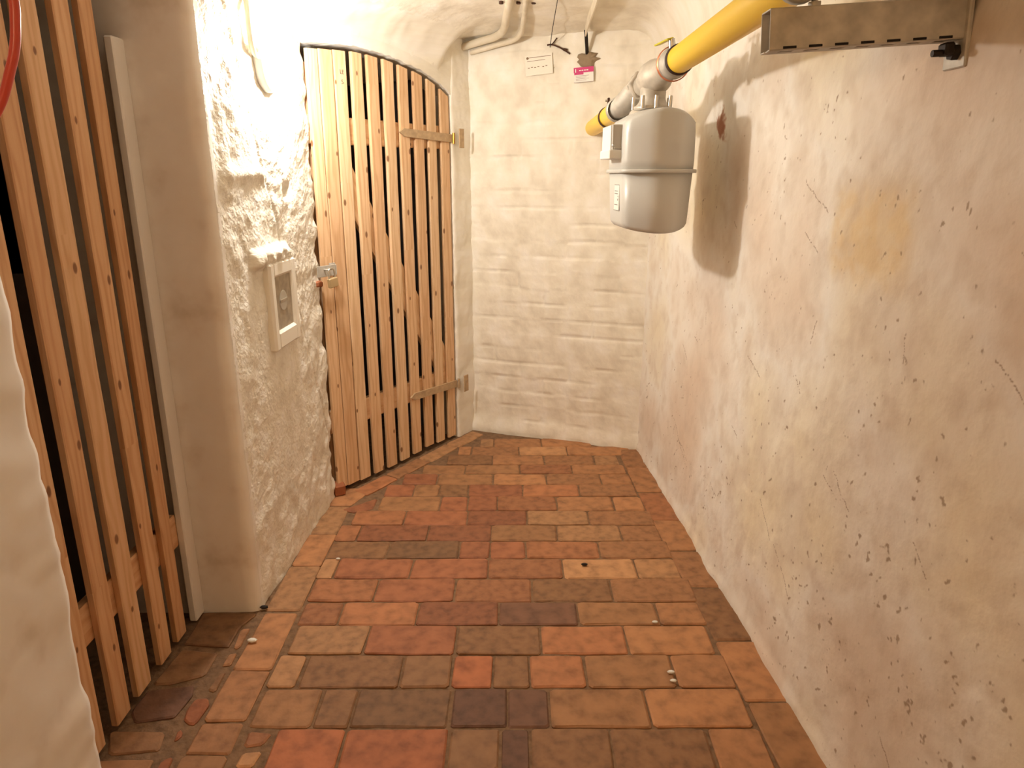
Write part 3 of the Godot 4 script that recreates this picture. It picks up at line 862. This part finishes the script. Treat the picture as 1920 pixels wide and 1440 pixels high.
func build_meter() -> void:
	var o := thing("gas_meter", "pale grey gas meter hanging from the yellow pipe by the right wall", "gas meter", Vector3(0.440, 1.150, -2.40))
	o.rotation.y = 0.0557
	# upper shell
	var st := begin()
	loft(st, [meter_ring(0.001, 0.174, 0.0), meter_ring(0.0, 0.20, 0.0), meter_ring(0.001, 0.28, 0.0), meter_ring(0.0025, 0.334, 0.030), meter_ring(0.006, 0.342, 0.032), meter_ring(0.013, 0.347, 0.033), meter_ring(0.045, 0.351, 0.03), meter_ring(0.08, 0.353, 0.03)], true, true)
	obj("upper_shell", st, M.meter, o)
	st = begin()
	loft(st, [meter_ring(0.07, -0.018, -0.0), meter_ring(0.020, -0.016, -0.018), meter_ring(0.013, -0.012, -0.020), meter_ring(0.009, -0.004, -0.020), meter_ring(0.007, 0.05, 0.0), meter_ring(0.002, 0.163, 0.0)], true, true)
	obj("lower_shell", st, M.meter, o)
	st = begin()
	loft(st, [meter_ring(0.012, 0.163, 0), meter_ring(-0.006, 0.163, 0), meter_ring(-0.0075, 0.1645, 0), meter_ring(-0.0075, 0.1725, 0), meter_ring(-0.006, 0.174, 0), meter_ring(0.012, 0.174, 0)], false, false)
	obj("seam_flange", st, M.meter, o)
	# counter on the side turned to the corridor
	st = begin()
	cbox(st, at(Vector3(-0.124, 0.258, 0.030)), Vector3(0.034, 0.094, 0.150), 0.003)
	var c := obj("counter", st, M.counter, o)
	st = begin()
	cbox(st, at(Vector3(-0.1425, 0.262, 0.030)), Vector3(0.004, 0.080, 0.140), 0.001)
	var face := mat(Color(1, 1, 1), 0.4)
	obj("counter_face", st, M.white_plastic, c)
	st = begin()
	cbox(st, at(Vector3(-0.128, 0.218, 0.034)), Vector3(0.044, 0.028, 0.155), 0.003)
	obj("counter_hood", st, M.white_plastic, c)
	st = begin()
	cbox(st, at(Vector3(-0.118, 0.236, 0.109)), Vector3(0.030, 0.004, 0.006), 0.001)
	lathe(st, along(Vector3(-0.136, 0.244, 0.104), Vector3(0, 0, 1)), [[0.005, 0.0], [0.004, 0.004], [0.0, 0.006]], 10)
	obj("seal", st, M.steel, c)
	# sticker
	st = begin()
	cbox(st, at(Vector3(-0.1075, 0.088, 0.050)), Vector3(0.0030, 0.078, 0.075), 0.0004)
	obj("sticker", st, M.white_plastic, o)
	var stick: MeshInstance3D = o.get_node("sticker")
	st = begin()
	for q in [[0.127, 0.055, 0.0012, 0.075], [0.049, 0.055, 0.0012, 0.075], [0.082, 0.075, 0.006, 0.008], [0.092, 0.078, 0.004, 0.006], [0.10, 0.05, 0.002, 0.05], [0.108, 0.05, 0.002, 0.05], [0.066, 0.05, 0.002, 0.05]]:
		cbox(st, at(Vector3(-0.1090, q[0], q[1] - 0.005)), Vector3(0.0006, q[2], q[3]), 0.0001)
	obj("sticker_print", st, M.pencil, stick)
	# pipe connection on the lid: a turned casting with flange, pins and union nuts
	var f := thing("pipe_connection", "grey cast pipe fitting between yellow pipe and gas meter", "pipe fitting", Vector3(0.440, 1.504, -2.38))
	st = begin()
	lathe(st, at(Vector3.ZERO), [[0.0, -0.001], [0.058, -0.001], [0.058, 0.008], [0.046, 0.012], [0.040, 0.03], [0.040, 0.075], [0.0, 0.08]], 24)
	obj("flange", st, M.cast, f)
	st = begin()
	var ax := Vector3(0.0, 0.114, 0)
	lathe(st, along(Vector3(0.027, 0.110, 0.118), Vector3(-0.048, -0.035, -0.24)), [[0.0, 0.0], [0.036, 0.0], [0.037, 0.01], [0.034, 0.02], [0.036, 0.05], [0.043, 0.075], [0.052, 0.105], [0.053, 0.13], [0.046, 0.16], [0.035, 0.18], [0.034, 0.235], [0.0, 0.235]], 24)
	obj("housing", st, M.cast, f)
	for q in [[-0.040, 0.055], [0.0, 0.062], [0.045, 0.05], [0.055, -0.02], [-0.058, -0.01]]:
		st = begin()
		tube(st, [Vector3(q[0], 0.0, q[1]), Vector3(q[0], 0.036, q[1])], 0.006, 8)
		obj("pin", st, M.steel, f)
	st = begin()
	hexes(st, Vector3(-0.015, 0.082, -0.095), Vector3(-0.2, -0.12, -1), 0.047, 0.020)
	hexes(st, Vector3(-0.022, 0.078, -0.125), Vector3(-0.2, -0.12, -1), 0.043, 0.022)
	obj("union_nut", st, M.cast, f)
	st = begin()
	tube(st, curve([Vector3(-0.018, 0.080, -0.11), Vector3(-0.035, 0.066, -0.155), Vector3(-0.062, 0.034, -0.195), Vector3(-0.077, 0.017, -0.235)], 5), 0.0355, 18)
	lathe(st, along(Vector3(-0.077, 0.0175, -0.206), Vector3(0, 0, -1)), [[0.036, 0.0], [0.0405, 0.003], [0.0405, 0.028], [0.0, 0.030]], 24)
	obj("elbow", st, M.zinc, f)
	# valve in front of the fitting
	var v := thing("gas_valve", "ball valve with a yellow lever at the end of the thick yellow pipe", "valve", Vector3(0.470, 1.617, -2.225))
	st = begin()
	lathe(st, along(Vector3(-0.002, 0, -0.015), Vector3(0, 0, 1)), [[0.0, 0.0], [0.040, 0.0], [0.044, 0.006], [0.044, 0.022], [0.039, 0.028], [0.039, 0.062], [0.0, 0.062]], 24)
	obj("valve_body", st, M.zinc, v)
	st = begin()
	lathe(st, along(Vector3(-0.002, 0, -0.020), Vector3(0, 0, 1)), [[0.046, 0.0], [0.049, 0.003], [0.049, 0.011], [0.046, 0.014]], 28)
	obj("clamp_ring", st, M.copper, v)
	st = begin()
	tube(st, [Vector3(-0.012, 0.034, 0.012), Vector3(-0.016, 0.062, 0.012)], 0.010, 12)
	obj("spindle", st, M.steel, v)
	st = begin()
	cbox(st, Transform3D(Basis(Vector3(0, 0, 1), 0.25) * Basis(Vector3.UP, 0.35), Vector3(-0.033, 0.058, -0.012)), Vector3(0.022, 0.005, 0.075), 0.002)
	obj("lever", st, M.lever, v)
	# pipes
	var p := thing("gas_pipe", "thick yellow gas pipe running overhead towards the camera", "gas pipe", Vector3(0.470, 1.618, -2.16), "yellow gas pipes")
	st = begin()
	tube(st, [Vector3.ZERO, Vector3(0, 0, 1.2), Vector3(0, 0, 2.6), Vector3(0, 0, 4.72)], 0.0367, 32)
	obj("pipe", st, M.yellow, p)
	st = begin()
	lathe(st, along(Vector3(0, 0, -0.012), Vector3(0, 0, 1)), [[0.0, 0.0], [0.040, 0.0], [0.0415, 0.004], [0.0415, 0.013], [0.037, 0.016]], 28)
	obj("end_collar", st, M.rubber, p)
	p = thing("gas_pipe", "short yellow gas pipe behind the meter entering the end wall", "gas pipe", Vector3(0.363, 1.518, -2.624), "yellow gas pipes")
	st = begin()
	tube(st, [Vector3(0, 0.003, 0.0), Vector3(0.002, -0.004, -0.4), Vector3(0.003, -0.009, -0.82)], 0.0345, 28)
	obj("pipe", st, M.yellow, p)
	st = begin()
	lathe(st, along(Vector3(0.0, -0.002, -0.225), Vector3(0, 0, -1)), [[0.0345, 0.0], [0.038, 0.0], [0.038, 0.018], [0.0345, 0.018]], 28)
	cbox(st, at(Vector3(0.0, 0.050, -0.234)), Vector3(0.008, 0.032, 0.016), 0.001)
	obj("pipe_clamp", st, M.rust, p)
	st = begin()
	tube(st, [Vector3(-0.012, 0.056, -0.234), Vector3(0.014, 0.056, -0.234)], 0.004, 8)
	obj("clamp_bolt", st, M.zinc, p)

func build_bracket() -> void:
	var o := thing("pipe_bracket", "galvanised slotted channel bracket jutting from the right wall under the pipe", "bracket", Vector3(0.735, 1.553, -1.285))
	o.basis = Basis(Vector3(0.998, 0.06, 0).normalized(), Vector3(-0.06, 0.998, 0).normalized(), Vector3(0, 0, 1))
	var st := begin()
	var L := 0.318; var H := 0.061; var W := 0.042; var t := 0.0026
	cbox(st, at(Vector3(-L / 2, 0, W / 2)), Vector3(L, H, t), 0.0008)
	cbox(st, at(Vector3(-L / 2, 0, -W / 2)), Vector3(L, H, t), 0.0008)
	cbox(st, at(Vector3(-L / 2, H / 2, 0)), Vector3(L, t, W), 0.0008)
	# the slotted underside: bars between the slots
	cbox(st, at(Vector3(-L / 2, -H / 2, W / 2 - 0.005)), Vector3(L, t, 0.010), 0.0008)
	cbox(st, at(Vector3(-L / 2, -H / 2, -W / 2 + 0.009)), Vector3(L, t, 0.018), 0.0008)
	for k in 8: cbox(st, at(Vector3(-L + 0.012 + k * 0.042, -H / 2, 0.004)), Vector3(0.020, t, 0.026), 0.0008)
	obj("channel", st, M.zinc, o)
	st = begin()
	for k in 7: cbox(st, at(Vector3(-L + 0.033 + k * 0.042, -H / 2 + 0.0025, W / 2 + 0.0008)), Vector3(0.022, 0.004, 0.0022), 0.0005)  # dark blocks on the face paint in the shade of the slot openings
	obj("slot_shade", st, M.slot_shade, o)
	st = begin()
	cbox(st, at(Vector3(0.000, 0.03, 0.0)), Vector3(0.008, 0.21, 0.062), 0.002)
	obj("wall_plate", st, M.zinc, o)
	st = begin()
	hexes(st, Vector3(-0.004, -0.050, 0.008), Vector3(-1, 0, 0), 0.013, 0.012)
	tube(st, [Vector3(0.0, -0.050, 0.008), Vector3(-0.045, -0.050, 0.008)], 0.0055, 10)
	cbox(st, at(Vector3(-0.022, -0.045, 0.008)), Vector3(0.016, 0.020, 0.026), 0.003)
	obj("anchor_bolt", st, M.dark_iron, o)
	st = begin()
	tube(st, [Vector3(-0.240, H / 2 - 0.005, 0.0), Vector3(-0.240, H / 2 + 0.030, 0.0)], 0.005, 10)
	hexes(st, Vector3(-0.240, H / 2 + 0.002, 0.0), Vector3.UP, 0.011, 0.008)
	obj("threaded_rod", st, M.zinc, o)
	st = begin()
	var c := Vector3(-0.263, 0.0805, 0)
	for k in 24:
		var a0 := TAU * k / 24; var a1 := TAU * (k + 1) / 24
		var r0 := 0.0385; var r1 := 0.0415
		var e := [Vector3(cos(a0), sin(a0), 0), Vector3(cos(a1), sin(a1), 0)]
		var z := Vector3(0, 0, 0.011)
		quad(st, c + e[0] * r1 - z, c + e[1] * r1 - z, c + e[1] * r1 + z, c + e[0] * r1 + z)
		quad(st, c + e[0] * r0 + z, c + e[0] * r1 + z, c + e[1] * r1 + z, c + e[1] * r0 + z)
		quad(st, c + e[0] * r0 - z, c + e[1] * r0 - z, c + e[1] * r1 - z, c + e[0] * r1 - z)
	obj("pipe_clip", st, M.zinc, o)

func build_ceiling_things() -> void:
	# two whitewashed pipes that come along the vault and bend into the corner above the door
	var a := [Vector3(0.03, ceiling_y(0.03, 2.5) - 0.02, 2.55), Vector3(0.03, ceiling_y(0.03, 0.5) - 0.02, 0.5), Vector3(0.02, ceiling_y(0.02, -1.2) - 0.02, -1.2), Vector3(0.01, 1.985, -2.4), Vector3(-0.008, 1.950, -3.0), Vector3(-0.022, 1.932, -3.22), Vector3(-0.038, 1.908, -3.38), Vector3(-0.075, 1.895, -3.46), Vector3(-0.14, 1.885, -3.51), Vector3(-0.23, 1.868, -3.56)]
	var st := begin()
	tube(st, curve(a, 6), 0.0165, 16)
	tag(obj("ceiling_pipe", st, M.white_pipe), "thicker of two white pipes bending along the vault into the corner", "pipe", "whitewashed pipes on the vault")
	var b := [Vector3(0.08, ceiling_y(0.08, 2.5) - 0.015, 2.55), Vector3(0.08, ceiling_y(0.08, 0.5) - 0.015, 0.5), Vector3(0.07, ceiling_y(0.07, -1.2) - 0.015, -1.2), Vector3(0.06, 1.983, -2.4), Vector3(0.053, 1.950, -3.0), Vector3(0.050, 1.930, -3.22), Vector3(0.040, 1.900, -3.385), Vector3(0.008, 1.880, -3.445), Vector3(-0.075, 1.866, -3.50), Vector3(-0.19, 1.845, -3.56)]
	st = begin()
	tube(st, curve(b, 6), 0.011, 14)
	tag(obj("ceiling_pipe", st, M.white_pipe), "thinner of two white pipes bending along the vault into the corner", "pipe", "whitewashed pipes on the vault")
	var o := thing("pipe_clip", "dark rusty clip holding the two white pipes to the vault", "pipe clip", Vector3(0.02, 1.945, -3.06))
	st = begin()
	cbox(st, at(Vector3(0.0, 0.012, 0)), Vector3(0.15, 0.008, 0.020), 0.002)
	obj("bar", st, M.rust, o)
	for x in [-0.062, 0.005, 0.064]:
		st = begin()
		hexes(st, Vector3(x, 0.010, 0), Vector3.DOWN, 0.009, 0.012)
		obj("bolt", st, M.rust, o)
	# a thin wire hanging from the vault to a hook on the end wall
	o = thing("hanging_wire", "thin wire from the vault tied to a twig-like hook on the end wall", "wire", Vector3(0.169, 1.86, -3.455))
	st = begin()
	tube(st, [Vector3(0.0, -0.008, 0.0), Vector3(0.003, 0.045, 0.16), Vector3(0.004, 0.085, 0.46), Vector3(0.004, 0.150, 0.75)], 0.0016, 6)
	obj("wire", st, M.dark_iron, o)
	st = begin()
	tube(st, curve([Vector3(-0.012, 0.0, 0.002), Vector3(0.01, 0.0, 0.012), Vector3(0.05, -0.017, 0.024), Vector3(0.088, -0.040, 0.03)], 4), 0.0036, 8)
	tube(st, [Vector3(0.008, 0.0, 0.010), Vector3(0.030, 0.028, 0.012)], 0.0025, 6)
	tube(st, [Vector3(0.058, -0.022, 0.030), Vector3(0.075, -0.024, 0.026)], 0.006, 8)
	obj("hook", st, M.rust, o)
	# a flat hanger whose dark foot is set in a mortar patch
	o = thing("strap_hanger", "flat iron hanger rising from a mortar patch on the end wall", "hanger", Vector3(0.332, 1.806, -3.39))
	st = begin()
	tube(st, [Vector3(0.0, -0.004, -0.02), Vector3(-0.006, 0.035, 0.010), Vector3(-0.016, 0.095, 0.045)], 0.0075, 8)
	obj("foot", st, M.dark_iron, o)
	st = begin()
	var path := [Vector3(-0.016, 0.093, 0.043), Vector3(-0.018, 0.112, 0.20), Vector3(-0.018, 0.128, 0.42), Vector3(-0.016, 0.205, 0.95)]
	for i in 3:
		var m: Vector3 = (path[i] + path[i + 1]) / 2; var d: Vector3 = path[i + 1] - path[i]
		cbox(st, Transform3D(Basis.looking_at(d.normalized()), m), Vector3(0.006, 0.045, d.length() + 0.004), 0.001)
	obj("strap", st, M.white_pipe, o)
	st = begin()
	var r2 := RandomNumberGenerator.new(); r2.seed = 9
	var rim := []
	for k in 18:
		var ang := TAU * k / 18
		var rad := 0.043 + r2.randf_range(-0.012, 0.012)
		rim.append([cos(ang) * rad * 1.25, sin(ang) * rad * 0.72 - 0.012])
	var e := Vector3(0.9446, 0, 0.3282); var nn := Vector3(-0.3282, 0, 0.9446)
	st.set_smooth_group(1)
	for k in 18:
		var p: Array = rim[k]; var q: Array = rim[(k + 1) % 18]
		var P: Vector3 = e * p[0] + Vector3.UP * p[1]; var Q: Vector3 = e * q[0] + Vector3.UP * q[1]
		tri(st, nn * 0.012 + Vector3(0, -0.012, 0), P * 0.85 + nn * 0.009, Q * 0.85 + nn * 0.009)
		quad(st, P - nn * 0.01, Q - nn * 0.01, Q * 0.85 + nn * 0.009, P * 0.85 + nn * 0.009)
	var pa := obj("mortar_patch", st, M.patch, o)
	pa.position = Vector3(0, 0, -0.012)
	# the two small signs on the end wall
	o = thing("wall_label", "small magenta and white printed label on the end wall", "label", Vector3(0.319, 1.7315, -3.400))
	o.basis = Basis(e, Vector3.UP, nn)
	o.rotate_object_local(Vector3(0, 0, 1), 0.05)
	st = begin()
	cbox(st, at(Vector3(0, 0, 0.004)), Vector3(0.090, 0.062, 0.004), 0.0008)
	obj("plate", st, M.white_plastic, o)
	var pink := mat(Color(0.78, 0.12, 0.42), 0.5)
	st = begin()
	cbox(st, at(Vector3(0, 0.020, 0.0062)), Vector3(0.090, 0.022, 0.0012), 0.0003)
	cbox(st, at(Vector3(-0.022, 0.006, 0.0062)), Vector3(0.042, 0.010, 0.0012), 0.0003)
	obj("magenta_header", st, pink, o)
	st = begin()
	cbox(st, at(Vector3(-0.036, 0.018, 0.0072)), Vector3(0.004, 0.014, 0.0006), 0.0001)
	for k in 4: cbox(st, at(Vector3(-0.016 + k * 0.011, 0.018, 0.0072)), Vector3(0.008, 0.004, 0.0006), 0.0001)
	obj("header_print", st, M.white_plastic, o)
	st = begin()
	for k in 4: cbox(st, at(Vector3(-0.006 - 0.006 * (k % 2), -0.004 - k * 0.006, 0.0064)), Vector3(0.06 - 0.012 * (k % 2), 0.0012, 0.0005), 0.0001)
	cbox(st, at(Vector3(0, -0.0305, 0.0064)), Vector3(0.09, 0.0012, 0.0006), 0.0001)
	cbox(st, at(Vector3(0.0445, -0.01, 0.0064)), Vector3(0.0012, 0.04, 0.0006), 0.0001)
	obj("small_print", st, mat(Color(0.55, 0.42, 0.40), 0.6), o)
	o = thing("faded_sign", "faded pale sign with thin ruled lines left of the magenta label", "sign", Vector3(0.122, 1.782, -3.470))
	o.basis = Basis(e, Vector3.UP, nn)
	o.rotate_object_local(Vector3(0, 0, 1), 0.07)
	st = begin()
	cbox(st, at(Vector3(0, 0, 0.003)), Vector3(0.128, 0.085, 0.0012), 0.0003)
	obj("plate", st, mat(Color(0.93, 0.895, 0.84), 0.8), o)
	st = begin()
	cbox(st, at(Vector3(0.002, 0.032, 0.0037)), Vector3(0.112, 0.0022, 0.0006), 0.0001)
	cbox(st, at(Vector3(-0.012, 0.018, 0.0037)), Vector3(0.085, 0.0018, 0.0006), 0.0001)
	lathe(st, Transform3D(Basis(Vector3(1, 0, 0), Vector3(0, 0, 1), Vector3(0, -1, 0)), Vector3(-0.052, 0.031, 0.0034)), [[0.006, 0.0], [0.005, 0.001], [0.0, 0.001]], 10)
	for k in 6: cbox(st, at(Vector3(-0.048 + k * 0.015 + (0.008 if k > 3 else 0.0), -0.010 + 0.002 * (k % 2), 0.0037)), Vector3(0.009, 0.003, 0.0005), 0.0001)
	obj("ruled_print", st, mat(Color(0.50, 0.40, 0.30), 0.8), o)

func build_small() -> void:
	var st := begin()
	tube(st, curve([Vector3(-0.70, 1.95, -1.03), Vector3(-0.672, 1.70, -1.05), Vector3(-0.664, 1.60, -1.05), Vector3(-0.663, 1.532, -1.05), Vector3(-0.666, 1.507, -1.05), Vector3(-0.672, 1.478, -1.05), Vector3(-0.683, 1.45, -1.05), Vector3(-0.709, 1.40, -1.05), Vector3(-0.74, 1.365, -1.04), Vector3(-0.80, 1.34, -1.0)], 6), 0.0064, 12)
	tag(obj("red_hose", st, M.red_rubber), "thin red hose looping down in front of the near slat door", "hose")
	# crumbs on the floor
	var r := RandomNumberGenerator.new(); r.seed = 4
	var crumbs := [
		["pale plaster crumb on the left border bricks by the recess", -0.757, -1.77, 0.011, "white_plastic"],
		["pale crumb on the left edge of the floor below the hatch", -0.615, -2.23, 0.006, "white_plastic"],
		["dark wood chip lying on the light bricks mid-floor", 0.252, -2.19, 0.009, "dark_iron"],
		["yellowish crumb in a joint near the right wall", 0.434, -1.86, 0.007, "white_plastic"],
		["first of two pale crumbs close together at the right front", 0.434, -1.634, 0.008, "white_plastic"],
		["second of two pale crumbs close together at the right front", 0.433, -1.60, 0.007, "white_plastic"],
		["dark crumb at the foot of the reveal corner", -0.778, -1.935, 0.010, "dark_iron"],
	]
	for c in crumbs:
		st = begin()
		var prof := [[0.0, -0.4], [0.8, -0.35], [1.0, 0.1], [0.7, 0.5], [0.0, 0.62]]
		for q in prof: q[0] *= c[3]; q[1] *= c[3]
		lathe(st, Transform3D(Basis(Vector3.UP, r.randf() * TAU).scaled(Vector3(1.4, 0.8, 0.8)), Vector3.ZERO), prof, 7)
		var o := obj("floor_crumb", st, M[c[4]])
		o.position = Vector3(c[1], 0.004 + c[3] * 0.3, c[2])
		tag(o, c[0], "crumb", "crumbs on the brick floor")
	var o2 := thing("brick_fragment", "broken brick stub at the wall's foot left of the arched door", "brick", Vector3(-0.735, 0, -2.765))
	st = begin()
	cbox(st, Transform3D(Basis(Vector3.UP, 0.5) * Basis(Vector3(1, 0, 0), 0.15), Vector3(0, 0.03, 0)), Vector3(0.045, 0.05, 0.05), 0.005)
	obj("stub", st, M.brick["R"][0], o2)

func _ready() -> void:
	# camera, environment, exposure
	var cam := Camera3D.new()
	cam.name = "camera"
	cam.position = Vector3(0, 1.31, 0)
	cam.rotation = Vector3(-atan(0.296), 0, 0)
	cam.fov = rad_to_deg(2.0 * atan(720.0 / 1330.0))
	cam.near = 0.02; cam.far = 50.0
	add_child(cam)
	cam.current = true
	var env := Environment.new()
	env.background_mode = Environment.BG_COLOR
	env.background_color = Color(0, 0, 0)
	env.ambient_light_source = Environment.AMBIENT_SOURCE_DISABLED
	env.tonemap_mode = Environment.TONE_MAPPER_LINEAR
	env.tonemap_exposure = 1.0
	env.sdfgi_enabled = true; env.ssao_enabled = true; env.ssil_enabled = true
	var we := WorldEnvironment.new()
	we.name = "environment"; we.environment = env
	add_child(we)
	rng.seed = 20240
	noise_a = noise(101, 1.0, 2); noise_b = noise(102, 1.0, 2); noise_c = noise(103, 1.0, 2)
	make_materials()
	build_lamp()
	build_fill_lamp()
	build_walls()
	build_floor()
	build_near_door()
	build_arched_door()
	build_meter()
	build_bracket()
	build_hatch()
	build_ceiling_things()
	build_small()
